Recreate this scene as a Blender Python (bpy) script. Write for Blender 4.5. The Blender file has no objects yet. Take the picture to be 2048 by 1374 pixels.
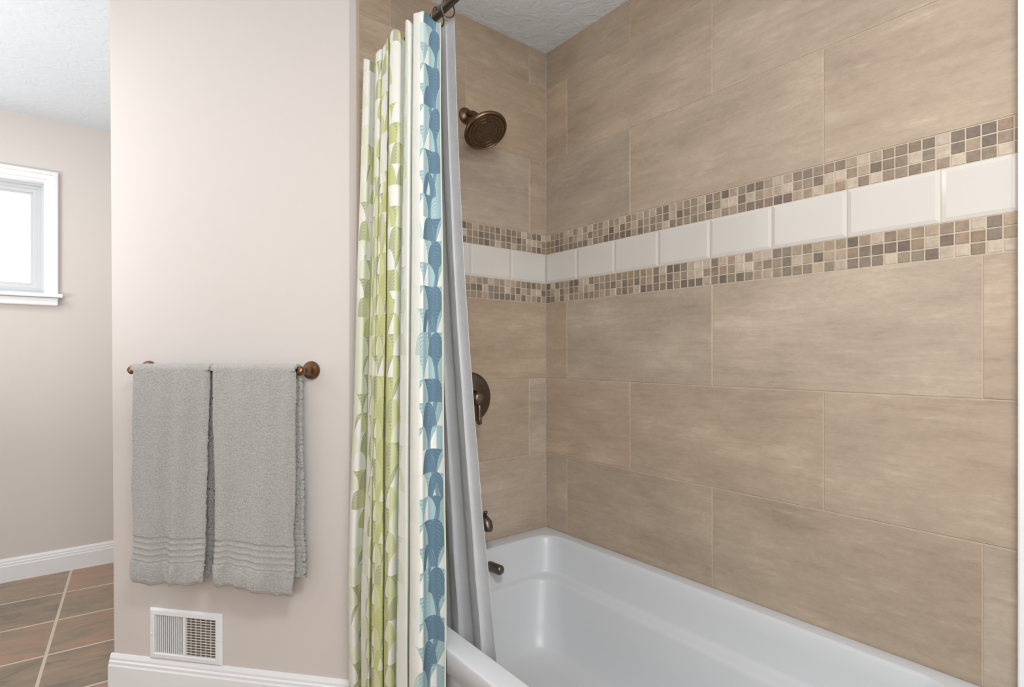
import bpy, math, random
from mathutils import Vector, noise, Matrix
random.seed(7)
scene = bpy.context.scene
COL = scene.collection

# ------------------------------------------------------------------ helpers
def new_obj(name, verts, faces, mats=(), smooth=False, parent=None, mat_idx=None, **props):
    me = bpy.data.meshes.new(name)
    me.from_pydata([tuple(v) for v in verts], [], faces)
    for m in (mats if isinstance(mats, (list, tuple)) else [mats]):
        me.materials.append(m)
    if mat_idx:
        for p, i in zip(me.polygons, mat_idx): p.material_index = i
    if smooth:
        for p in me.polygons: p.use_smooth = True
    me.update()
    ob = bpy.data.objects.new(name, me)
    COL.objects.link(ob)
    if parent: ob.parent = parent
    for k, v in props.items(): ob[k] = v
    return ob

def empty(name, loc, **props):
    ob = bpy.data.objects.new(name, None)
    ob.empty_display_size = 0.05
    ob.location = loc
    COL.objects.link(ob)
    for k, v in props.items(): ob[k] = v
    return ob

def attach(child, parent):
    child.parent = parent
    child.matrix_parent_inverse = Matrix.Translation(-Vector(parent.location))

def fix_normals(ob):
    import bmesh
    bm = bmesh.new(); bm.from_mesh(ob.data)
    bmesh.ops.recalc_face_normals(bm, faces=bm.faces)
    bm.to_mesh(ob.data); bm.free()

def box_data(x0, x1, y0, y1, z0, z1):
    v = [(x0,y0,z0),(x1,y0,z0),(x1,y1,z0),(x0,y1,z0),(x0,y0,z1),(x1,y0,z1),(x1,y1,z1),(x0,y1,z1)]
    f = [(0,3,2,1),(4,5,6,7),(0,1,5,4),(1,2,6,5),(2,3,7,6),(3,0,4,7)]
    return v, f

class MB:
    """mesh builder joining many pieces of one part"""
    def __init__(s): s.v=[]; s.f=[]; s.mi=[]; s.c=[]
    def add(s, v, f, mi=0, c=(0,0,0,1), tf=None):
        o=len(s.v)
        s.v += [tf(*p) if tf else p for p in v]
        s.f += [tuple(i+o for i in q) for q in f]
        s.mi += [mi]*len(f); s.c += [c]*len(v)
    def box(s, x0,x1,y0,y1,z0,z1, mi=0, c=(0,0,0,1), tf=None):
        v,f=box_data(x0,x1,y0,y1,z0,z1); s.add(v,f,mi,c,tf)
    def make(s, name, mats, smooth=False, colors=False, **props):
        ob=new_obj(name,s.v,s.f,mats,smooth,mat_idx=s.mi,**props)
        if colors:
            a=ob.data.color_attributes.new('tile','FLOAT_COLOR','POINT')
            for i,c in enumerate(s.c): a.data[i].color=c
        fix_normals(ob)
        return ob

def bevel(ob, w, seg=2):
    m=ob.modifiers.new('bevel','BEVEL'); m.width=w; m.segments=seg; m.limit_method='ANGLE'
    return ob

def lathe(profile, axis_o, axis_d, seg=40, up=None):
    """profile list of (r, h) along the axis"""
    d=Vector(axis_d).normalized(); o=Vector(axis_o)
    a=Vector((0,0,1)) if abs(d.z)<.9 else Vector((1,0,0))
    e1=d.cross(a).normalized(); e2=d.cross(e1)
    v=[];f=[]
    for r,h in profile:
        for i in range(seg):
            t=2*math.pi*i/seg
            v.append(tuple(o+d*h+(e1*math.cos(t)+e2*math.sin(t))*r))
    n=len(profile)
    for j in range(n-1):
        for i in range(seg):
            k=(i+1)%seg
            f.append((j*seg+i,j*seg+k,(j+1)*seg+k,(j+1)*seg+i))
    f.append(tuple(range(seg))[::-1]); f.append(tuple((n-1)*seg+i for i in range(seg)))
    return v,f

def tube(pts, rad, seg=20):
    P=[Vector(p) for p in pts]; v=[];f=[]
    prev=None
    for i,p in enumerate(P):
        t=(P[min(i+1,len(P)-1)]-P[max(i-1,0)]).normalized()
        if prev is None:
            a=Vector((0,0,1)) if abs(t.z)<.9 else Vector((1,0,0))
            e1=t.cross(a).normalized()
        else:
            e1=(prev-t*prev.dot(t)).normalized()
        prev=e1; e2=t.cross(e1)
        r=rad[i] if isinstance(rad,(list,tuple)) else rad
        for k in range(seg):
            q=2*math.pi*k/seg
            v.append(tuple(p+(e1*math.cos(q)+e2*math.sin(q))*r))
    for j in range(len(P)-1):
        for i in range(seg):
            k=(i+1)%seg
            f.append((j*seg+i,j*seg+k,(j+1)*seg+k,(j+1)*seg+i))
    f.append(tuple(range(seg))[::-1]); f.append(tuple((len(P)-1)*seg+i for i in range(seg)))
    return v,f

# ------------------------------------------------------------------ node expression helper
class E:
    def __init__(s, nt, sock): s.nt=nt; s.k=sock
    def _op(s, op, *args, clamp=False):
        n=s.nt.nodes.new('ShaderNodeMath'); n.operation=op; n.use_clamp=clamp
        for i,a in enumerate((s,)+args):
            if isinstance(a,E): s.nt.links.new(a.k,n.inputs[i])
            else: n.inputs[i].default_value=a
        return E(s.nt,n.outputs[0])
    def __add__(s,o): return s._op('ADD',o)
    def __sub__(s,o): return s._op('SUBTRACT',o)
    def __mul__(s,o): return s._op('MULTIPLY',o)
    def __truediv__(s,o): return s._op('DIVIDE',o)
    def __lt__(s,o): return s._op('LESS_THAN',o)
    def __gt__(s,o): return s._op('GREATER_THAN',o)
    def sin(s): return s._op('SINE')
    def abs(s): return s._op('ABSOLUTE')
    def fract(s): return s._op('FRACT')
    def floor(s): return s._op('FLOOR')
    def min(s,o): return s._op('MINIMUM',o)
    def max(s,o): return s._op('MAXIMUM',o)
    def sqrt(s): return s._op('SQRT')
    def pow(s,o): return s._op('POWER',o)
    def inv(s): return (s*-1.0)+1.0

def mixc(nt, fac, a, b):
    n=nt.nodes.new('ShaderNodeMix'); n.data_type='RGBA'
    for inp,val in ((n.inputs[0],fac),(n.inputs[6],a),(n.inputs[7],b)):
        if isinstance(val,E): nt.links.new(val.k,inp)
        elif hasattr(val,'is_output'): nt.links.new(val,inp)
        else: inp.default_value = val if not isinstance(val,tuple) else (val+(1,))[:4]
    return n.outputs[2]

def srgb(r,g,b):
    f=lambda c:(c/255/12.92) if c/255<=.04045 else ((c/255+.055)/1.055)**2.4
    return (f(r),f(g),f(b))

def mat(name, color=(.8,.8,.8), rough=.5, metal=0.0, spec=.5):
    m=bpy.data.materials.new(name); m.use_nodes=True
    b=m.node_tree.nodes['Principled BSDF']
    b.inputs['Base Color'].default_value=tuple(color)+(1,)
    b.inputs['Roughness'].default_value=rough
    b.inputs['Metallic'].default_value=metal
    b.inputs['Specular IOR Level'].default_value=spec
    return m, m.node_tree, b

def noise_node(nt, scale, detail=4, rough=.5, vec=None, dist=0):
    n=nt.nodes.new('ShaderNodeTexNoise')
    n.inputs['Scale'].default_value=scale; n.inputs['Detail'].default_value=detail
    n.inputs['Roughness'].default_value=rough; n.inputs['Distortion'].default_value=dist
    if vec is None:
        tc=nt.nodes.new('ShaderNodeTexCoord'); vec=tc.outputs['Object']
    nt.links.new(vec,n.inputs['Vector'])
    return n

def bump(nt, b, height, strength=.2, dist=.01):
    n=nt.nodes.new('ShaderNodeBump'); n.inputs['Strength'].default_value=strength
    n.inputs['Distance'].default_value=dist
    nt.links.new(height,n.inputs['Height']); nt.links.new(n.outputs[0],b.inputs['Normal'])

def ramp(nt, fac, stops):
    r=nt.nodes.new('ShaderNodeValToRGB')
    el=r.color_ramp.elements
    while len(el)<len(stops): el.new(.5)
    for e,(p,c) in zip(el,stops):
        e.position=p; e.color=tuple(c)+(1,)
    nt.links.new(fac,r.inputs[0]); return r.outputs[0]

# ------------------------------------------------------------------ materials
m_paint,nt,b=mat('wall_paint',srgb(222,211,203),.75,spec=.25)
bump(nt,b,noise_node(nt,260,3).outputs[0],.06,.003)
n=noise_node(nt,1.3,2); nt.links.new(mixc(nt,E(nt,n.outputs[0]),srgb(213,205,200),srgb(218,211,206)),b.inputs['Base Color'])

m_paint2,nt,b=mat('wall_paint_far_room',srgb(219,213,207),.8,spec=.2)
bump(nt,b,noise_node(nt,240,3).outputs[0],.06,.003)

m_ceil,nt,b=mat('ceiling_texture',srgb(231,238,244),.85,spec=.2)
n=noise_node(nt,16,4,.55,dist=1.2)
bump(nt,b,ramp(nt,n.outputs[0],[(.44,(0,0,0)),(.56,(1,1,1))]),.24,.006)

m_trim,nt,b=mat('white_trim_paint',srgb(240,241,241),.35,spec=.4)
n=noise_node(nt,8,2); nt.links.new(mixc(nt,E(nt,n.outputs[0]),srgb(238,240,241),srgb(243,244,245)),b.inputs['Base Color'])
m_sash,nt,b=mat('vinyl_window_sash',srgb(222,223,224),.4,spec=.4)
n=noise_node(nt,8,2); nt.links.new(mixc(nt,E(nt,n.outputs[0]),srgb(204,206,208),srgb(210,212,214)),b.inputs['Base Color'])
m_gap_shade,nt,b=mat('damper_gap_shade',srgb(128,128,126),.6)  # damper panel, with the shade of the louver gaps put into its colour
n=noise_node(nt,8,2); nt.links.new(mixc(nt,E(nt,n.outputs[0]),srgb(66,66,64),srgb(92,92,90)),b.inputs['Base Color'])

m_tub,nt,b=mat('tub_acrylic',srgb(220,222,224),.3,spec=.4)
n=noise_node(nt,3,2); nt.links.new(mixc(nt,E(nt,n.outputs[0]),srgb(201,203,205),srgb(206,207,209)),b.inputs['Base Color'])

# bronze
m_bronze,nt,b=mat('aged_bronze',srgb(124,96,74),.38,1.0)
n=noise_node(nt,60,4); nt.links.new(mixc(nt,E(nt,n.outputs[0]),srgb(98,80,64),srgb(138,114,90)),b.inputs['Base Color'])
m_bronze_dk,nt,b=mat('dark_oiled_bronze',srgb(96,82,72),.36,1.0)
n=noise_node(nt,50,4); nt.links.new(mixc(nt,E(nt,n.outputs[0]),srgb(94,86,79),srgb(132,121,111)),b.inputs['Base Color'])
m_bronze_bar,nt,b=mat('warm_copper_bronze',srgb(130,94,70),.3,1.0)
n=noise_node(nt,60,4); nt.links.new(mixc(nt,E(nt,n.outputs[0]),srgb(112,80,60),srgb(156,118,90)),b.inputs['Base Color'])
m_nozzle,nt,b=mat('spray_nozzle_rubber',srgb(54,46,40),.6)

# travertine tile
def tile_mat():
    m,nt,b=mat('travertine_tile',(.5,.4,.3),.42,spec=.5)
    at=nt.nodes.new('ShaderNodeAttribute'); at.attribute_name='tile'
    tc=nt.nodes.new('ShaderNodeTexCoord')
    off=nt.nodes.new('ShaderNodeVectorMath'); off.operation='MULTIPLY_ADD'
    nt.links.new(at.outputs['Color'],off.inputs[0]); off.inputs[1].default_value=(17,23,9)
    nt.links.new(tc.outputs['Object'],off.inputs[2])
    def mp(s):
        q=nt.nodes.new('ShaderNodeMapping'); q.inputs['Scale'].default_value=s
        nt.links.new(off.outputs[0],q.inputs[0]); return q.outputs[0]
    n1=noise_node(nt,2.4,5,.62,mp((1,1,2.8)),0)      # soft cloudy bands
    n2=noise_node(nt,5.0,8,.70,mp((1,1,12)),0)       # horizontal veins
    n4=noise_node(nt,55.0,5,.8,mp((1,1,2.0)),.0)     # grain
    n5=noise_node(nt,15.0,8,.8,mp((1,1,3.6)),0)
    f=(E(nt,n1.outputs[0])*.46+E(nt,n2.outputs[0])*.13+E(nt,n4.outputs[0])*.22+E(nt,n5.outputs[0])*.19)
    base=ramp(nt,f.k,[(.38,srgb(160,143,126)),(.46,srgb(173,156,138)),(.53,srgb(181,164,145)),(.62,srgb(197,181,161))])
    fl=E(nt,ramp(nt,n2.outputs[0],[(.53,(0,0,0)),(.68,(1,1,1))]))*E(nt,ramp(nt,n5.outputs[0],[(.50,(0,0,0)),(.62,(1,1,1))]))
    c=mixc(nt,fl*.45,base,srgb(212,200,182))
    dk=E(nt,ramp(nt,n2.outputs[0],[(.31,(1,1,1)),(.47,(0,0,0))]))*E(nt,ramp(nt,n5.outputs[0],[(.38,(1,1,1)),(.51,(0,0,0))]))
    c=mixc(nt,dk*.38,c,srgb(143,126,110))
    sep=nt.nodes.new('ShaderNodeSeparateColor'); nt.links.new(at.outputs['Color'],sep.inputs[0])
    hv=nt.nodes.new('ShaderNodeHueSaturation')
    nt.links.new(c,hv.inputs['Color'])
    nt.links.new((E(nt,sep.outputs[0])*.12+.94).k,hv.inputs['Value'])
    nt.links.new((E(nt,sep.outputs[1])*.28+.92).k,hv.inputs['Saturation'])
    nt.links.new(hv.outputs[0],b.inputs['Base Color'])
    nt.links.new((E(nt,n2.outputs[0])*.22+.17).k,b.inputs['Roughness'])
    bump(nt,b,n5.outputs[0],.06,.003)
    return m
m_tile=tile_mat()
m_grout,nt,b=mat('tile_grout',srgb(191,175,154),.9,spec=.1)
bump(nt,b,noise_node(nt,400,2).outputs[0],.2,.001)
m_grout2,nt,b=mat('pale_mosaic_grout',srgb(198,185,167),.9,spec=.1)
bump(nt,b,noise_node(nt,400,2).outputs[0],.2,.001)
m_white_tile,nt,b=mat('white_glazed_tile',srgb(232,228,222),.1,spec=.5)
n=noise_node(nt,6,2); nt.links.new(mixc(nt,E(nt,n.outputs[0]),srgb(210,204,196),srgb(215,210,203)),b.inputs['Base Color'])
def mosaic_mat():
    m,nt,b=mat('stone_mosaic',(.4,.3,.2),.26,spec=.5)
    at=nt.nodes.new('ShaderNodeAttribute'); at.attribute_name='tile'
    n=noise_node(nt,60,5,.65)
    d=nt.nodes.new('ShaderNodeMix'); d.data_type='RGBA'; d.blend_type='MULTIPLY'; d.inputs[0].default_value=.6
    nt.links.new(at.outputs['Color'],d.inputs[6])
    nt.links.new(ramp(nt,n.outputs[0],[(.3,(.66,.65,.64)),(.62,(1.15,1.14,1.12))]),d.inputs[7])
    nt.links.new(d.outputs[2],b.inputs['Base Color'])
    bump(nt,b,n.outputs[0],.3,.003)
    return m
m_mosaic=mosaic_mat()

# floor slate
def floor_mat():
    m,nt,b=mat('slate_floor',(.3,.2,.15),.38,spec=.5)
    tc=nt.nodes.new('ShaderNodeTexCoord')
    mp=nt.nodes.new('ShaderNodeMapping'); mp.inputs['Rotation'].default_value=(0,0,math.radians(3.6))
    mp.inputs['Location'].default_value=(1.6895,-1.655,0)
    nt.links.new(tc.outputs['Object'],mp.inputs[0])
    sp=nt.nodes.new('ShaderNodeSeparateXYZ'); nt.links.new(mp.outputs[0],sp.inputs[0])
    T=.34
    X=E(nt,sp.outputs[0])/T; Y=E(nt,sp.outputs[1])/T
    fx=X.fract(); fy=Y.fract()
    dx=fx.min(fx.inv()); dy=fy.min(fy.inv())
    grout=(dx.min(dy)<.016)
    cid=nt.nodes.new('ShaderNodeCombineXYZ')
    nt.links.new(X.floor().k,cid.inputs[0]); nt.links.new(Y.floor().k,cid.inputs[1])
    wn=nt.nodes.new('ShaderNodeTexWhiteNoise'); wn.noise_dimensions='3D'; nt.links.new(cid.outputs[0],wn.inputs[0])
    sc=nt.nodes.new('ShaderNodeVectorMath'); sc.operation='MULTIPLY_ADD'
    nt.links.new(wn.outputs['Color'],sc.inputs[0]); sc.inputs[1].default_value=(9,9,9); nt.links.new(mp.outputs[0],sc.inputs[2])
    st=nt.nodes.new('ShaderNodeMapping'); st.inputs['Scale'].default_value=(1,2.2,1); nt.links.new(sc.outputs[0],st.inputs[0])
    n1=noise_node(nt,4.0,8,.64,st.outputs[0],1.4)
    f=E(nt,n1.outputs[0])*.9+E(nt,wn.outputs['Value'])*.32-.10
    c=ramp(nt,f.k,[(.26,srgb(126,116,102)),(.38,srgb(148,132,114)),(.48,srgb(162,138,116)),(.60,srgb(176,140,117)),(.72,srgb(168,146,124))])
    nt.links.new(mixc(nt,grout,c,srgb(210,198,180)),b.inputs['Base Color'])
    h=E(nt,n1.outputs[0])*.8 + (grout.inv())
    bump(nt,b,h.k,.45,.007)
    return m
m_floor=floor_mat()

# towel
m_towel,nt,b=mat('grey_terry',srgb(178,176,172),.95,spec=.1)
n=noise_node(nt,520,4,.65); n3=noise_node(nt,260,3,.6)
f=E(nt,n.outputs[0])*.55+E(nt,n3.outputs[0])*.45
nt.links.new(ramp(nt,f.k,[(.32,srgb(150,148,144)),(.5,srgb(184,182,177)),(.68,srgb(210,208,203))]),b.inputs['Base Color'])
b.inputs['Sheen Weight'].default_value=.6
bump(nt,b,n.outputs[0],.8,.004)

# liner
m_liner,nt,b=mat('liner_fabric',srgb(196,196,198),.85,spec=.12)
n=noise_node(nt,14,4,.6)
lc=mixc(nt,E(nt,n.outputs[0]),srgb(206,206,208),srgb(222,222,223)); nt.links.new(lc,b.inputs['Base Color'])
bump(nt,b,n.outputs[0],.3,.012)
tr=nt.nodes.new('ShaderNodeBsdfTranslucent'); nt.links.new(lc,tr.inputs[0])
mx=nt.nodes.new('ShaderNodeMixShader'); mx.inputs[0].default_value=.25
out=[n_ for n_ in nt.nodes if n_.type=='OUTPUT_MATERIAL'][0]
nt.links.new(b.outputs[0],mx.inputs[1]); nt.links.new(tr.outputs[0],mx.inputs[2]); nt.links.new(mx.outputs[0],out.inputs[0])

# decorative curtain: stacked scallops whose colours follow meandering columns
def curtain_mat():
    m,nt,b=mat('patterned_curtain_fabric',(.8,.8,.75),.9,spec=.1)
    uv=nt.nodes.new('ShaderNodeUVMap'); uv.uv_map='UVMap'
    sp=nt.nodes.new('ShaderNodeSeparateXYZ'); nt.links.new(uv.outputs[0],sp.inputs[0])
    s=E(nt,sp.outputs[0]); q=E(nt,sp.outputs[1])
    TAU=2*math.pi
    cream=srgb(232,231,223)
    WS=.050; HP=.058
    r0=(q/HP).floor()
    par=(r0*.5).fract()*2.0
    def centre(p): return ((s/WS-p*.5).floor()+.5+p*.5)*WS
    cx0=centre(par); cx1=centre(par.inv())
    dx0=(s-cx0)/(WS*.5); dq0=(q-r0*HP)/(HP*1.0)
    in0=(dx0*dx0+dq0*dq0)<1.0
    cq0=r0*HP; cq1=(r0-1.0)*HP
    ni=in0.inv()
    cx=cx0*in0+cx1*ni; cq=cq0*in0+cq1*ni
    dx=(s-cx)/(WS*.5); dq=(q-cq)/HP
    dist=(dx*dx+dq*dq).sqrt()
    PF=.165; SH=.034
    def field(xx,qq,amp): 
        sr=((qq*(TAU/.29))).sin()*amp
        return ((((xx-sr-SH)/PF+.5).fract())-.5)*PF
    F=field(cx,cq,.012)
    Fs=field(s,q,.012)
    near=(s<.084); mid=(s<.36)
    core=(F.abs()<.017)
    flank=(F.abs()<.050)
    left=dx<0.0
    ring=((dist*TAU*6.0).sin()>.2)
    fine=(((q*240.0)+(dx*dx*2.0))*TAU).sin()>.2
    cell=nt.nodes.new('ShaderNodeTexWhiteNoise'); cell.noise_dimensions='2D'
    cc=nt.nodes.new('ShaderNodeCombineXYZ'); nt.links.new((cx/WS*2.0+.25).floor().k,cc.inputs[0]); nt.links.new((cq/HP+.5).floor().k,cc.inputs[1])
    nt.links.new(cc.outputs[0],cell.inputs[0]); r1=E(nt,cell.outputs['Value'])
    def pick3(n_,m_,f_): return mixc(nt,near,mixc(nt,mid,f_,m_),n_)
    cA =pick3(srgb(104,130,146),srgb(198,214,207),srgb(195,198,138))
    cA2=pick3(srgb(122,147,161),srgb(207,221,214),srgb(203,206,150))
    cB =pick3(srgb(154,181,184),srgb(182,203,194),srgb(172,176,142))
    cB2=pick3(srgb(176,198,199),srgb(204,217,208),srgb(192,195,162))
    cS =pick3(srgb(166,190,193),srgb(218,220,192),srgb(207,210,162))
    cP =pick3(srgb(198,213,211),srgb(226,229,219),srgb(222,225,202))
    core_c=mixc(nt,left,cA,mixc(nt,ring,cA,cA2))
    col_fl=mixc(nt,left,mixc(nt,ring,cB,cB2),cS)
    c=mixc(nt,(r1>.4),cream,cP)
    midonly=mid*near.inv()
    keepm=((r1<.45)*midonly).inv()
    c=mixc(nt,flank*keepm,c,col_fl)
    tri=((dx.abs()*.95)<(dq*-1.0+.90))*(r1<.62)*left.inv()
    c=mixc(nt,flank*tri,c,cream)
    c=mixc(nt,core,c,core_c)
    tri3=((dx.abs()*1.6)<(dq*-1.0+.62))*(r1<.35)
    c=mixc(nt,core*tri3,c,cP)
    rib=(Fs.abs()<.0055)*near
    c=mixc(nt,rib*.8,c,mixc(nt,fine,srgb(98,124,142),srgb(112,138,154)))
    prob=((q-1.25)*.9)._op('MAXIMUM',0.02)._op('MINIMUM',.60)
    hide=((r1*.999)<prob)*near.inv()
    c=mixc(nt,hide,c,cream)
    # hem
    c=mixc(nt,(s<.005),c,cream)
    c=mixc(nt,(s>.0015)*(s<.003),c,srgb(210,214,130))
    nt.links.new(c,b.inputs['Base Color'])
    tr=nt.nodes.new('ShaderNodeBsdfTranslucent'); nt.links.new(c,tr.inputs[0])
    mx=nt.nodes.new('ShaderNodeMixShader'); mx.inputs[0].default_value=.06
    out=[n_ for n_ in nt.nodes if n_.type=='OUTPUT_MATERIAL'][0]
    nt.links.new(b.outputs[0],mx.inputs[1]); nt.links.new(tr.outputs[0],mx.inputs[2]); nt.links.new(mx.outputs[0],out.inputs[0])
    wvn=noise_node(nt,600,2); bump(nt,b,wvn.outputs[0],.1,.001)
    return m
m_curtain=curtain_mat()

m_pane,nt,b=mat('bright_frosted_pane',(1,1,1),.3)
b.inputs['Emission Color'].default_value=(.97,.98,1,1); b.inputs['Emission Strength'].default_value=1.2
m_duct_shade,nt,b=mat('duct_shade',srgb(92,76,62),.8)  # brown duct tone with the shade of its depth painted in
n=noise_node(nt,20,3); nt.links.new(mixc(nt,E(nt,n.outputs[0]),srgb(84,70,58),srgb(148,130,108)),b.inputs['Base Color'])

# ------------------------------------------------------------------ dimensions
H=1.16; CEIL=2.418; RIM=.45
X_TILE=-.812; Y_TILE=-1.456
C1=Vector((-.842,.008,0)); C2=Vector((-1.43,.677,0))
D=(C2-C1).normalized(); WL=(C2-C1).length
NRM=Vector((-D.y,D.x,0)); 
if NRM.y>0: NRM=-NRM
def TW(k,off,z):
    p=C1+D*k+NRM*off
    return (p.x,p.y,z)

# ------------------------------------------------------------------ room shell
WLEFT=-3.3; YB=-3.4; YF=2.11
v,f=box_data(WLEFT,.12,YB,2.25,-.1,0); new_obj('floor',v,f,m_floor,kind='structure')
v,f=box_data(WLEFT,.12,YB,2.25,CEIL,CEIL+.1); new_obj('ceiling',v,f,m_ceil,kind='structure')

MC=[srgb(190,175,157),srgb(172,153,133),srgb(148,131,114),srgb(122,109,97),srgb(151,137,118),srgb(136,122,109),srgb(154,133,113)]
def pick():
    return random.choices(MC,[18,16,22,16,11,12,8])[0]
def tiled(tf, amax, joints_odd, joints_even, white_first, name):
    mb=MB()
    def tile(a0,a1,z0,z1,mi,c,g=.0013,th=.008,bw=.0012,bd=.001,dip=0):
        a0+=g;a1-=g;z0+=g;z1-=g
        a0=max(a0,0.0005);a1=min(a1,amax)
        if a1-a0<.004: return
        d1=th-dip
        bw=min(bw,(a1-a0)*.45)
        vs=[(0,a0,z0),(0,a1,z0),(0,a1,z1),(0,a0,z1),
            (d1-bd,a0,z0),(d1-bd,a1,z0),(d1-bd,a1,z1),(d1-bd,a0,z1),
            (d1,a0+bw,z0+bw),(d1,a1-bw,z0+bw),(d1,a1-bw,z1-bw),(d1,a0+bw,z1-bw)]
        fs=[(8,9,10,11)]
        for i in range(4):
            j=(i+1)%4
            fs+= [(i,j,4+j,4+i),(4+i,4+j,8+j,8+i)]
        mb.add(vs,fs,mi,c,tf)
    rows=[(.425,.756,'o'),(.756,1.066,'e'),(1.066,1.377,'o'),(1.658,1.96,'e'),(1.96,2.266,'o'),(2.266,CEIL,'e')]
    for z0,z1,k in rows:
        js=joints_odd if k=='o' else joints_even
        for a0,a1 in zip(js[:-1],js[1:]):
            r=random.random
            tile(a0,a1,z0,z1,0,(r(),r(),r(),1))
    for zb,zt in ((1.377,1.458),(1.579,1.658)):
        n=3; h=(zt-zb)/n
        cnt=int(amax/h)+2
        for i in range(cnt):
            for j in range(n):
                c=pick(); k=.88+.24*random.random()
                tile(i*h,(i+1)*h,zb+j*h,zb+(j+1)*h,1,(c[0]*k,c[1]*k,c[2]*k,1),g=.0013,dip=random.random()*.0006)
    a=white_first-.191
    while a<amax:
        tile(a,a+.191,1.458,1.579,2,(1,1,1,1),g=.0009,th=.0100,bw=.009,bd=.0025)
        a+=.191
    # grout bed
    mb.box(-.09,.0066,0,amax,.0,1.377,3,(0,0,0,1),tf)
    mb.box(-.09,.0066,0,amax,1.377,1.658,4,(0,0,0,1),tf)
    mb.box(-.09,.0066,0,amax,1.658,CEIL,3,(0,0,0,1),tf)
    return mb.make(name,[m_tile,m_mosaic,m_white_tile,m_grout,m_grout2],colors=True,kind='structure')
J=.6365
tiled(lambda d,a,z:(.008-d,-a,z),-Y_TILE,[-.5115,.125,.125+J,.125+2*J,.125+3*J],[.443-J,.443,.443+J,.443+2*J],.180,'wall_right')
tiled(lambda d,a,z:(-a,.008-d,z),-X_TILE,[-.212,.398,1.008],[-.5175,.0925,.703,1.31],.186,'wall_back')

# painted return + towel wall body
bot=[C1, C1+D*(WL-.006), C2+Vector((.085,.095,0)), Vector((-1.15,1.0,0)), Vector((-1.15,YF,0)), Vector((.1,YF,0)), Vector((.1,.10,0)), Vector((X_TILE,.10,0)), Vector((X_TILE-.0005,.008,0))]
top=[p.copy() for p in bot]; top[1]=C1+D*(WL+.013)
n=len(bot)
vs=[(p.x,p.y,0) for p in bot]+[(p.x,p.y,CEIL) for p in top]
fs=[tuple(range(n))[::-1],tuple(range(n,2*n))]+[(i,(i+1)%n,n+(i+1)%n,n+i) for i in range(n)]
o=new_obj('wall_left',vs,fs,m_paint,kind='structure'); fix_normals(o)

# tile edge strip (thin bullnose at the outer tile edge)
mb=MB(); mb.box(X_TILE-.006,X_TILE+.0005,-.0008,.0078,RIM-.02,CEIL); o=mb.make('trim_1',[m_grout],kind='structure')

# window wall with opening
WX0,WX1,WZ0,WZ1=-2.42,-1.672,1.488,2.078
mb=MB()
mb.box(WLEFT,WX0,YF,YF+.14,0,CEIL); mb.box(WX1,-1.15,YF,YF+.14,0,CEIL)
mb.box(WX0,WX1,YF,YF+.14,0,WZ0); mb.box(WX0,WX1,YF,YF+.14,WZ1,CEIL)
mb.make('wall_front',[m_paint2],kind='structure')
v,f=box_data(WLEFT-.1,WLEFT,YB,2.25,0,CEIL); new_obj('wall_side',v,f,m_paint2,kind='structure')
# painted wall past the tub with white corner trim
v,f=box_data(.0,.1,YB,Y_TILE-.075,0,CEIL); new_obj('wall_right_painted',v,f,m_paint,kind='structure')
mb=MB(); mb.box(-.022,.09,Y_TILE-.075,Y_TILE-.0005,0,CEIL); bevel(mb.make('trim_2',[m_trim],kind='structure'),.004)

# window: casing, sill, frame as closed nested rings (no overlapping faces)
win=empty('window_1',(-2.05,YF,1.48),kind='structure')
def frame_ring(name,rects,parent,material):
    """rects = list of (x0,x1,z0,z1,y) loops lofted one into the next"""
    vs=[];fs=[]
    for x0,x1,z0,z1,y in rects: vs+=[(x0,y,z0),(x1,y,z0),(x1,y,z1),(x0,y,z1)]
    for j in range(len(rects)-1):
        for i in range(4):
            k=(i+1)%4; fs.append((j*4+i,j*4+k,(j+1)*4+k,(j+1)*4+i))
    ob=new_obj(name,vs,fs,material); attach(ob,parent); return ob
cw=.057
def R(ins,y): return (WX0+ins,WX1-ins,WZ0+ins,WZ1-ins,y)
frame_ring('window_casing',[R(-cw,YF-.0005),R(-cw,YF-.024),R(-cw+.004,YF-.027),R(-cw+.018,YF-.027),R(-cw+.022,YF-.019),R(-.016,YF-.016),R(-.010,YF-.010),R(-.004,YF-.010),R(.002,YF-.007),R(.002,YF+.052)],win,m_trim)
frame_ring('window_frame',[R(.002,YF+.040),R(.014,YF+.040),R(.015,YF+.056),R(.030,YF+.056),R(.032,YF+.062),R(.048,YF+.062),R(.050,YF+.074),R(.060,YF+.074)],win,m_sash)
mb=MB(); mb.box(WX0-cw-.02,WX1+cw+.02,YF-.058,YF-.0005,WZ0-.022,WZ0-.002)
c=bevel(mb.make('window_sill',[m_trim]),.004); attach(c,win)
mb=MB(); mb.box(WX0-cw,WX1+cw,YF-.034,YF-.0005,WZ0-.064,WZ0-.0225)
c=bevel(mb.make('window_apron',[m_trim]),.006); attach(c,win)
v,f=box_data(WX0+.03,WX1-.03,YF+.076,YF+.082,WZ0+.03,WZ1-.03)
c=new_obj('window_pane',v,f,m_pane); attach(c,win)

# baseboards
prof=[(0,0),(.016,0),(.016,.080),(.013,.085),(.013,.094),(.009,.098),(.009,.106),(.004,.117),(0,.118)]
def baseboard(name,tf,a0,a1):
    n=len(prof)
    vs=[tf(a0,o_,z) for o_,z in prof]+[tf(a1,o_,z) for o_,z in prof]
    fs=[tuple(range(n)),tuple(range(n,2*n))[::-1]]+[(i,(i+1)%n,n+(i+1)%n,n+i) for i in range(n)]
    o=new_obj(name,vs,fs,m_trim,kind='structure'); fix_normals(o)
baseboard('baseboard_left',lambda a,o_,z:TW(a,o_+.0003,z),-.006,WL+.004)
baseboard('baseboard_front',lambda a,o_,z:(a,YF-.0003-o_,z),WLEFT,-1.15)

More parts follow.
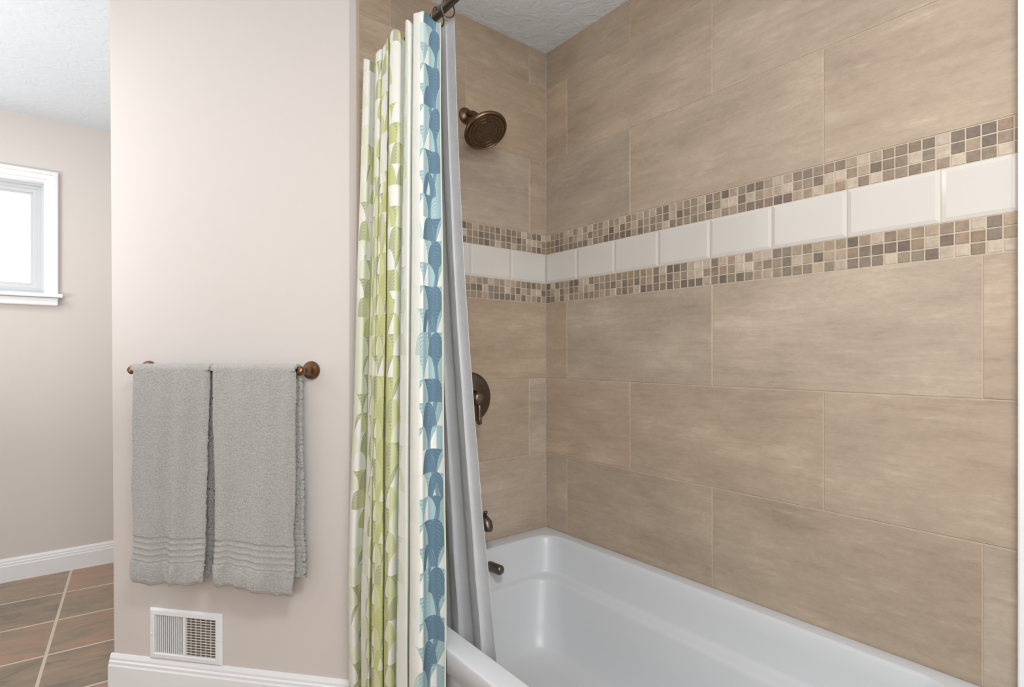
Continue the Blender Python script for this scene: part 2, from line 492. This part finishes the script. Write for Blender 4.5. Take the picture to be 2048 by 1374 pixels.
# ------------------------------------------------------------------ bathtub
def rring(x0,x1,y0,y1,r,z,seg=10,sub=6):
    pts=[]
    cs=[(x1-r,y1-r,0),(x0+r,y1-r,90),(x0+r,y0+r,180),(x1-r,y0+r,270)]
    arcs=[]
    for cx,cy,a in cs:
        arcs.append([(cx+r*math.cos(math.radians(a+90*i/seg)),cy+r*math.sin(math.radians(a+90*i/seg)),z) for i in range(seg+1)])
    for i in range(4):
        pts+=arcs[i]
        p=arcs[i][-1]; q=arcs[(i+1)%4][0]
        for k in range(1,sub): t=k/sub; pts.append((p[0]+(q[0]-p[0])*t,p[1]+(q[1]-p[1])*t,z))
    return pts
bx0,bx1,by0,by1=-.822,-.002,Y_TILE+.002,-.002
rings=[rring(bx0+.012,bx1,by0,by1,.006,0),rring(bx0+.012,bx1,by0,by1,.006,.375),rring(bx0+.010,bx1,by0,by1,.006,.385),rring(bx0,bx1,by0,by1,.008,.392),
 rring(bx0,bx1,by0,by1,.008,.443),rring(bx0+.001,bx1-.001,by0+.002,by1-.001,.009,.4475),rring(bx0+.003,bx1-.002,by0+.004,by1-.002,.010,.4495),rring(bx0+.006,bx1-.004,by0+.006,by1-.004,.012,RIM),
 rring(-.765,-.045,-1.380,-.065,.080,RIM),rring(-.763,-.047,-1.379,-.067,.080,.4497),rring(-.760,-.051,-1.3765,-.071,.080,.447),rring(-.758,-.0545,-1.375,-.0745,.080,.441),
 rring(-.750,-.067,-1.36,-.088,.082,.40),rring(-.742,-.082,-1.34,-.104,.088,.335),rring(-.740,-.086,-1.337,-.107,.088,.327),rring(-.735,-.092,-1.332,-.112,.088,.3225),rring(-.724,-.116,-1.30,-.124,.09,.319),rring(-.721,-.122,-1.297,-.128,.09,.316),rring(-.717,-.127,-1.294,-.132,.09,.306),
 rring(-.70,-.155,-1.22,-.16,.11,.19),rring(-.68,-.18,-1.16,-.19,.12,.115),rring(-.66,-.20,-1.13,-.215,.12,.092),rring(-.62,-.24,-1.08,-.26,.11,.082),rring(-.5,-.36,-.9,-.42,.05,.078)]
vs=[];fs=[];M=len(rings[0])
for r_ in rings: vs+=r_
for j in range(len(rings)-1):
    for i in range(M):
        k=(i+1)%M; fs.append((j*M+i,j*M+k,(j+1)*M+k,(j+1)*M+i))
fs.append(tuple((len(rings)-1)*M+i for i in range(M))); fs.append(tuple(range(M))[::-1])
tub_root=empty('bathtub',(-.41,-.73,0),label='white acrylic alcove bathtub set against the tiled walls',category='bathtub')
tb=new_obj('tub_body',vs,fs,m_tub,smooth=True); fix_normals(tb); attach(tb,tub_root)
# overflow with projecting trip knob
FX=-.352
mb=MB()
v,f=lathe([(.0,-.010),(.017,-.010),(.0175,.0),(.0175,.052),(.0165,.058),(.012,.063),(.006,.0655),(.0,.066)],(FX,-.086,.394),(0.12,-1,.0),32); mb.add(v,f)
ov=mb.make('overflow_lever',[m_bronze_dk],smooth=True,label='short dark bronze overflow lever'); attach(ov,tub_root)

# ------------------------------------------------------------------ shower fittings on the end wall
SX=-.40; SZ=2.047
sh=empty('shower_fixture',(SX,0,SZ),label='round aged bronze shower head on a short curved wall arm',category='shower head')
v,f=lathe([(0,0),(.030,0),(.031,.003),(.029,.007),(.022,.011),(.016,.018),(.0,.018)],(SX,-.0005,SZ),(0,-1,0),36)
attach(new_obj('wall_flange',v,f,m_bronze,smooth=True),sh)
pts=[]
for i in range(13):
    t=i/12; pts.append((SX,-.012-.080*t, SZ+.006*math.sin(t*1.6)-.052*t*t))
v,f=tube(pts,.0105); attach(new_obj('shower_arm',v,f,m_bronze,smooth=True),sh)
hd=Vector((0.03,-.555,-.83)).normalized()
jo=Vector(pts[-1])
mb=MB()
v,f=lathe([(0,-.004),(.013,-.003),(.016,.006),(.016,.014),(.012,.018),(.018,.021),(.020,.027),(.024,.034),(.045,.040),(.066,.046),(.076,.051),(.0795,.057),(.0785,.063),(.075,.066),(.072,.065),(.070,.0615),(.0685,.0615),(.067,.0645),(.060,.0645),(.059,.0625),(.057,.0625),(.056,.0645),(.046,.0645),(.045,.0625),(.043,.0625),(.042,.0645),(.0,.0645)],jo,hd,64)
mb.add(v,f); hobj=mb.make('shower_head',[m_bronze],smooth=True); attach(hobj,sh)
em=hobj.modifiers.new('edges','EDGE_SPLIT'); em.split_angle=math.radians(50)
mb=MB(); fc=jo+hd*.0645
e1=hd.cross(Vector((0,0,1))).normalized(); e2=hd.cross(e1)
for ring,cnt in ((.012,6),(.024,12),(.036,18),(.051,24)):
    for i in range(cnt):
        a=2*math.pi*i/cnt+ring*30
        p=fc+(e1*math.cos(a)+e2*math.sin(a))*ring
        v,f=lathe([(.0024,-.001),(.0024,.0010),(.0015,.0018)],p,hd,8); mb.add(v,f)
attach(mb.make('spray_nozzles',[m_nozzle]),sh)

VX=-.385; VZ=1.003
va=empty('shower_valve',(VX,0,VZ),label='round bronze shower valve plate with hanging lever on tiled wall',category='shower valve')
v,f=lathe([(0,0),(.094,0),(.095,.004),(.092,.009),(.082,.013),(.05,.016),(.045,.020),(.0,.020)],(VX,-.0005,VZ),(0,-1,0),56)
attach(new_obj('valve_plate',v,f,m_bronze_dk,smooth=True),va)
mb=MB()
v,f=lathe([(0,.018),(.030,.018),(.030,.026),(.024,.034),(.022,.058),(.026,.062),(.025,.072),(.012,.078),(0,.079)],(VX,-.0005,VZ),(0,-1,0),36); mb.add(v,f)
v,f=tube([(VX,-.066,VZ-.012),(VX,-.068,VZ-.04),(VX,-.068,VZ-.075),(VX,-.068,VZ-.090),(VX,-.068,VZ-.094)],[.008,.0075,.008,.0095,.004]); mb.add(v,f)
attach(mb.make('lever_handle',[m_bronze_dk],smooth=True),va)

PX=-.392; PZ=.575
sp_=empty('tub_spout',(PX,0,PZ),label='bronze tub spout with diverter knob on the tiled wall',category='tub spout')
v,f=tube([(PX,-.0005,PZ),(PX,-.02,PZ),(PX,-.07,PZ-.001),(PX,-.105,PZ-.004),(PX,-.125,-.012+PZ),(PX,-.132,PZ-.026),(PX,-.132,PZ-.033)],[.028,.024,.0225,.022,.020,.017,.015],24)
attach(new_obj('spout_body',v,f,m_bronze_dk,smooth=True),sp_)
v,f=lathe([(.004,0),(.004,.012),(.007,.014),(.008,.019),(.006,.022),(0,.0225)],(PX,-.116,PZ+.011),(0,0,1),16)
attach(new_obj('diverter_knob',v,f,m_bronze_dk,smooth=True),sp_)

# ------------------------------------------------------------------ curtain rod, rings, curtain, liner
RX,RZ=-.766,2.078
rod=empty('curtain_rod',(RX,0,RZ),label='dark bronze shower curtain rod spanning the tub',category='curtain rod')
v,f=tube([(RX,-.003,RZ),(RX,-.7,RZ),(RX,-1.45,RZ)],.0125,24); attach(new_obj('rod',v,f,m_bronze_dk,smooth=True),rod)
v,f=lathe([(0,0),(.020,0),(.020,.006),(.017,.010),(.016,.018),(0,.018)],(RX,-.0005,RZ),(0,-1,0),32); attach(new_obj('rod_flange',v,f,m_bronze_dk,smooth=True),rod)
for i in range(8):
    yy=-.10-.053*i
    pts=[]
    for k in range(25):
        a=2*math.pi*k/24*.93+.3
        pts.append((RX+.019*math.sin(a),yy+.003*math.sin(a*2),RZ-.010+.026*math.cos(a)))
    v,f=tube(pts,.0018,8)
    new_obj('curtain_ring',v,f,m_bronze_dk,smooth=True,label='thin dark metal curtain ring on the shower rod',category='curtain ring',group='rings on the shower rod')

def cloth(name,ncol,nrow,z_top,z_bot,fn,material,**props):
    vs=[];fs=[];uvs=[]
    zm=(z_top+z_bot)/2
    arc=[0]; prev=None
    for i in range(ncol+1):
        p=Vector(fn(i/ncol,zm)[:2])
        if prev is not None: arc.append(arc[-1]+(p-prev).length)
        prev=p
    L=arc[-1]
    for j in range(nrow+1):
        t=j/nrow; z=z_top+(z_bot-z_top)*t
        for i in range(ncol+1):
            x,y,dz=fn(i/ncol,z)
            vs.append((x,y,z+dz)); uvs.append((L-arc[i],z))
    w=ncol+1
    for j in range(nrow):
        for i in range(ncol):
            fs.append((j*w+i,j*w+i+1,(j+1)*w+i+1,(j+1)*w+i))
    ob=new_obj(name,vs,fs,material,smooth=True,**props)
    ul=ob.data.uv_layers.new(name='UVMap')
    for lp in ob.data.loops: ul.data[lp.index].uv=uvs[lp.vertex_index]
    sm=ob.modifiers.new('thickness','SOLIDIFY'); sm.thickness=.0012; sm.offset=0
    return ob

NF=5.75
NN=noise.noise
def cur(t,z):
    h=min(1,max(0,(2.06-z)/(2.06-.45)))
    xc=-.815+(-.847-.011*t+.815)*h
    y=(-.092+.020*h)*(1-t)+(-.472-.080*h)*t
    w=(1-t)*min(1,h*2+.25)
    e=math.sin(math.pi*t)
    ph=2*math.pi*(NF*t+.12*e*math.sin(2*math.pi*2.2*t+1.2)) + (.35*math.sin(2.2*z+6*t)+.15*math.sin(5.9*z-9*t))*w
    A=(.019+.007*t)*(1+.25*h)*(1+(.22*math.sin(9*t+1.0+.6*z)+.18*math.sin(23*t))*(1-t))
    sq=math.sin(ph)
    x=xc-A*math.copysign(abs(sq)**.8,sq)+.002*math.sin(6*z+14*t)*h*(1-t)
    x+=.004*math.sin(2.6*ph+1.5*z)*e+.003*NN(Vector((t*22,z*2.5,2)))*min(1,h*3+.2)
    # soft secondary pleat across the leading panel
    lead=max(0,min(1,(t-.86)/.06))
    y+=.010*math.sin((t-.86)/.14*2*math.pi*1.5+.5*math.sin(2.4*z))*lead*(.5+.5*h)
    y+=.014*math.sin(2*ph+.4)*(1+.3*h)*(1-.8*max(0,(t-.88)/.12))+.003*math.sin(3*z+9*t)*h*(1-t)+.003*NN(Vector((t*25,z*3,7)))*(1-t)
    if z<.47: x=min(x,-.826)
    tp=1-min(1,max(0,(2.06-z)/.12))
    return x,y,-.022*t*(1-min(1,max(0,(2.06-z)/.3)))+(.009*math.sin(ph+.5)+.006*math.sin(2*ph+8*t)-.004)*tp
cloth('shower_curtain',620,190,2.062,.15,cur,m_curtain,label='bunched shower curtain with lime, teal and blue scallop pattern on cream',category='shower curtain')

def lin(t,z):
    h=min(1,max(0,(2.06-z)/(2.06-.33)))
    xc=-.745+.062*h-.022*math.sin(math.pi*h**.9)*t
    if z<.50: xc=max(xc,-.70)
    y=-.13*(1-t)+(-.458-.104*h)*t
    ph=2*math.pi*4.3*t+.5+.5*math.sin(2*z+3*t)*h
    A=(.006+.015*h)*(1-.35*t)
    sn=math.sin(ph)
    x=xc+A*(1-2*abs((ph/(2*math.pi))%1-.5)*2)*.6+A*sn*.5+.005*math.sin(5*t+2.2*z)*h*(1-t)
    x+=.003*NN(Vector((t*12,z*6,4)))*h
    y+=.012*math.sin(2*ph)*(1-t*.5)
    return x,y,0
cloth('curtain_liner',300,120,2.062,.34,lin,m_liner,label='plain pale grey curtain liner hanging inside the tub',category='shower curtain liner')

# ------------------------------------------------------------------ towel bar
BK0,BK1,BZ,BO=.130,.742,1.112,.07
tbr=empty('towel_bar',TW((BK0+BK1)/2,0,BZ),label='aged bronze towel bar mounted on the painted wall',category='towel bar')
v,f=tube([TW(BK0-.004,BO,BZ),TW(.4,BO,BZ),TW(BK1+.004,BO,BZ)],.008,20); attach(new_obj('bar',v,f,m_bronze_bar,smooth=True),tbr)
for k in (BK0,BK1):
    mb=MB()
    v,f=lathe([(0,0),(.029,0),(.030,.004),(.028,.010),(.021,.015),(.017,.022),(.013,.028),(.0105,.036),(.0105,.050),(.0135,.056),(.0145,.064),(.0145,.073),(.010,.079),(0,.080)],TW(k,.0005,BZ),NRM,36); mb.add(v,f)
    attach(mb.make('post',[m_bronze_bar],smooth=True),tbr)

def towel(name,k0,k1,zf,zb,seed,back_shift,narrow,tilt,label):
    step=.0024
    R=.0215
    path=[]
    nf=int((BZ-zf)/step)
    for i in range(nf): path.append(('f',zf+(BZ-zf)*i/nf,0))
    na=20
    for i in range(na+1): path.append(('a',0,math.pi*i/na))
    nb=int((BZ-zb)/step)
    for i in range(1,nb+1): path.append(('b',BZ-(BZ-zb)*i/nb,0))
    nk=int((k1-k0)/step)
    vs=[];fs=[]
    N=noise.noise
    for (ty,z,a) in path:
        for i in range(nk+1):
            s=i/nk; k=k0+(k1-k0)*s
            if ty=='f':
                off=BO+R; zz=z; d=z-zf; down=(BZ-z)/(BZ-zf)
                kk=k+(s-.5)*-narrow*down
                off+=(.010*math.sin(s*5.5+seed)+.008*math.sin(s*13+seed*2+z*1.5))*down+.010*down
                off+=.012*N(Vector((s*6+z*1.0,z*1.0,seed+3)))*min(1,down*3)
                amp=.0016
                if .072<d<.150:
                    amp=.0004
                    u=(d-.072)/.078
                    off+=-.0034+.0024*max(0,math.sin(u*2*math.pi*4.0))**.7
                elif d<.075:
                    off+=.003*math.sin(d/.075*math.pi)
                    off+=.007*N(Vector((k*38,z*14,seed)))
                if d<.012: off-=.005*(1-d/.012)
                zz+=(.008*math.sin(s*5+seed)+.011*N(Vector((s*7,seed,0))))*(1-min(1,d/.3)) -.014*tilt*(1-s)*(1-min(1,d/.5))
            elif ty=='a':
                off=BO+R*math.cos(a); zz=BZ+R*math.sin(a); kk=k; amp=.0014
                if a>math.pi/2: kk=k+back_shift*(a-math.pi/2)/(math.pi/2)*.3
            else:
                off=BO-R; zz=z; d=z-zb; down=(BZ-z)/(BZ-zb)
                kk=k+back_shift*(.3+.7*down); off-=.004*down; amp=.0014
                if .075<d<.150: amp=.0006; off-=.003*max(0,math.sin((d-.075)/.075*2*math.pi*4.0))-.001
            e=min(s,1-s)*(k1-k0)
            if e<.018:
                q=1-e/.018
                off+=(-.011*q*q) if ty=='f' else (.004*q*q if ty=='b' else 0)
            kk+=.0055*N(Vector((zz*9,seed,s*2)))*min(1,(BZ+R-zz)*8+.2)+.0018*N(Vector((zz*180,seed,s*40)))
            nz=N(Vector((k*230,zz*230,seed*3+(5 if ty=='b' else 0))))+.9*N(Vector((k*400,zz*400,seed)))
            lump=N(Vector((k*18,zz*1.8,seed*1.7)))*.0045
            off+=(amp*nz+lump)*(1 if ty!='b' else -1)
            zz+=.0010*N(Vector((k*200,zz*200,9)))
            vs.append(TW(kk,off,zz))
    w=nk+1
    for j in range(len(path)-1):
        for i in range(nk):
            fs.append((j*w+i,j*w+i+1,(j+1)*w+i+1,(j+1)*w+i))
    ob=new_obj(name,vs,fs,m_towel,smooth=True,label=label,category='towel',group='towels on the towel bar')
    fix_normals(ob)
    if ob.data.polygons[nk//2+nk*100].normal.dot(NRM)<0: ob.data.flip_normals()
    sm=ob.modifiers.new('thickness','SOLIDIFY'); sm.thickness=.012; sm.offset=-1
    return ob
towel('bath_towel',.439,.728,.422,.437,1.3,0,.012,0,'folded grey terry bath towel with woven stripes beside the corner')
towel('bath_towel.001',.136,.429,.425,.458,4.1,-.015,.020,.6,'folded grey terry bath towel with its longer back layer showing')

# ------------------------------------------------------------------ register
vr=empty('vent_register',TW(.595,0,.2),label='white metal vent register low on the painted wall',category='vent')
VK0,VK1,VZ0,VZ1=.456,.736,.1185,.292
def tfv(k,o_,z): return TW(k,o_+.0006,z)
mb=MB()
fw=.022
def ringp(ins,off): return [(VK0+ins,off,VZ0+ins),(VK1-ins,off,VZ0+ins),(VK1-ins,off,VZ1-ins),(VK0+ins,off,VZ1-ins)]
lv=[ringp(0,0),ringp(0,.003),ringp(.006,.010),ringp(fw-.003,.011),ringp(fw,.009),ringp(fw,.001)]
vs=[p for r_ in lv for p in r_]; fs=[]
for j in range(len(lv)-1):
    for i in range(4):
        k=(i+1)%4; fs.append((j*4+i,j*4+k,(j+1)*4+k,(j+1)*4+i))
mb.add(vs,fs,0,tf=tfv)
km=(VK0+VK1)/2
mb.box(km-.004,km+.004,.001,.0105,VZ0+fw,VZ1-fw,0,tf=tfv)
attach(mb.make('register_frame',[m_trim]),vr)
mb=MB()
mb.box(VK0+fw,km,-.0004,.0008,VZ0+fw,VZ1-fw,0,tf=tfv); attach(mb.make('duct_shade_panel',[m_duct_shade]),vr)  # flat backing panel, painted dark in place of the duct's depth
mb=MB()
mb.box(km,VK1-fw,-.0004,.0008,VZ0+fw,VZ1-fw,0,tf=tfv); attach(mb.make('closed_damper',[m_gap_shade]),vr)
mb=MB(); nS=14; a0=km+.004; a1=VK1-fw; w=(a1-a0)/nS
for i in range(nS):
    c=a0+w*(i+.5)
    mb.box(c-w*.20,c+w*.20,.0030,.0066,VZ0+fw,VZ1-fw,0,tf=tfv)
attach(mb.make('upright_louvers',[m_trim]),vr)
mb=MB(); a0=VK0+fw; a1=km-.004; nH=14; hh=(VZ1-VZ0-2*fw)/nH
for i in range(1,nH):
    z=VZ0+fw+hh*i; mb.box(a0,a1,.003,.0050,z-.0008,z+.0008,0,tf=tfv)
nV=6; w=(a1-a0)/nV
for i in range(1,nV):
    c=a0+w*i; mb.box(c-.0005,c+.0005,.0052,.0072,VZ0+fw,VZ1-fw,0,tf=tfv)
attach(mb.make('open_grille',[m_trim]),vr)
for kk_ in (VK0+.011,VK1-.011):
    v,f=lathe([(0,.009),(.004,.009),(.004,.0115),(.002,.0125),(0,.0125)],TW(kk_,0,(VZ0+VZ1)/2),NRM,14)
    attach(new_obj('screw',v,f,m_trim,smooth=True),vr)

# ------------------------------------------------------------------ lights
w=bpy.data.worlds.new('world'); scene.world=w; w.use_nodes=True
bg=w.node_tree.nodes['Background']; bg.inputs[0].default_value=(.95,.97,1,1); bg.inputs[1].default_value=.60
def area(name,loc,target,size,power,color=(1,1,1)):
    l=bpy.data.lights.new(name,'AREA'); l.size=size; l.energy=power; l.color=color
    o=bpy.data.objects.new(name,l); COL.objects.link(o); o.location=loc
    o.rotation_euler=(Vector(target)-Vector(loc)).to_track_quat('-Z','Y').to_euler()
    return o
area('ceiling_fill',(-1.3,-1.75,2.38),(-1.3,-1.75,0),.45,25,(1,.995,.985))  # added fill under the ceiling, no known fixture
area('room_fill',(-2.6,-2.8,2.0),(-.7,-.2,1.2),1.2,16,(1,.995,.99))  # added soft fill behind the camera, aimed at the tub alcove
area('bounce_fill',(-1.9,-2.5,1.5),(-1.2,-1.2,2.5),.7,18,(.95,.98,1))  # added upward fill behind the camera, brightens the ceiling
area('far_room_fill',(-2.3,1.0,2.38),(-2.3,1.0,0),.6,8,(.98,.985,1))  # added fill for the far room, out of view
area('far_bounce_fill',(-2.6,.6,1.2),(-2.3,.9,2.5),.6,18,(.98,.985,1))  # added upward fill, out of view, brightens the far room's ceiling

# ------------------------------------------------------------------ camera
cam=bpy.data.cameras.new('camera'); co=bpy.data.objects.new('camera',cam); COL.objects.link(co)
cam.sensor_width=36; cam.lens=36*1085/2048; cam.shift_y=24/2048
co.location=(-1.514,-1.684,1.16)
th=math.atan(859/1085)
co.rotation_euler=(math.radians(90),0,-th)
cam.clip_start=.02
scene.camera=co
scene.view_settings.view_transform='Standard'
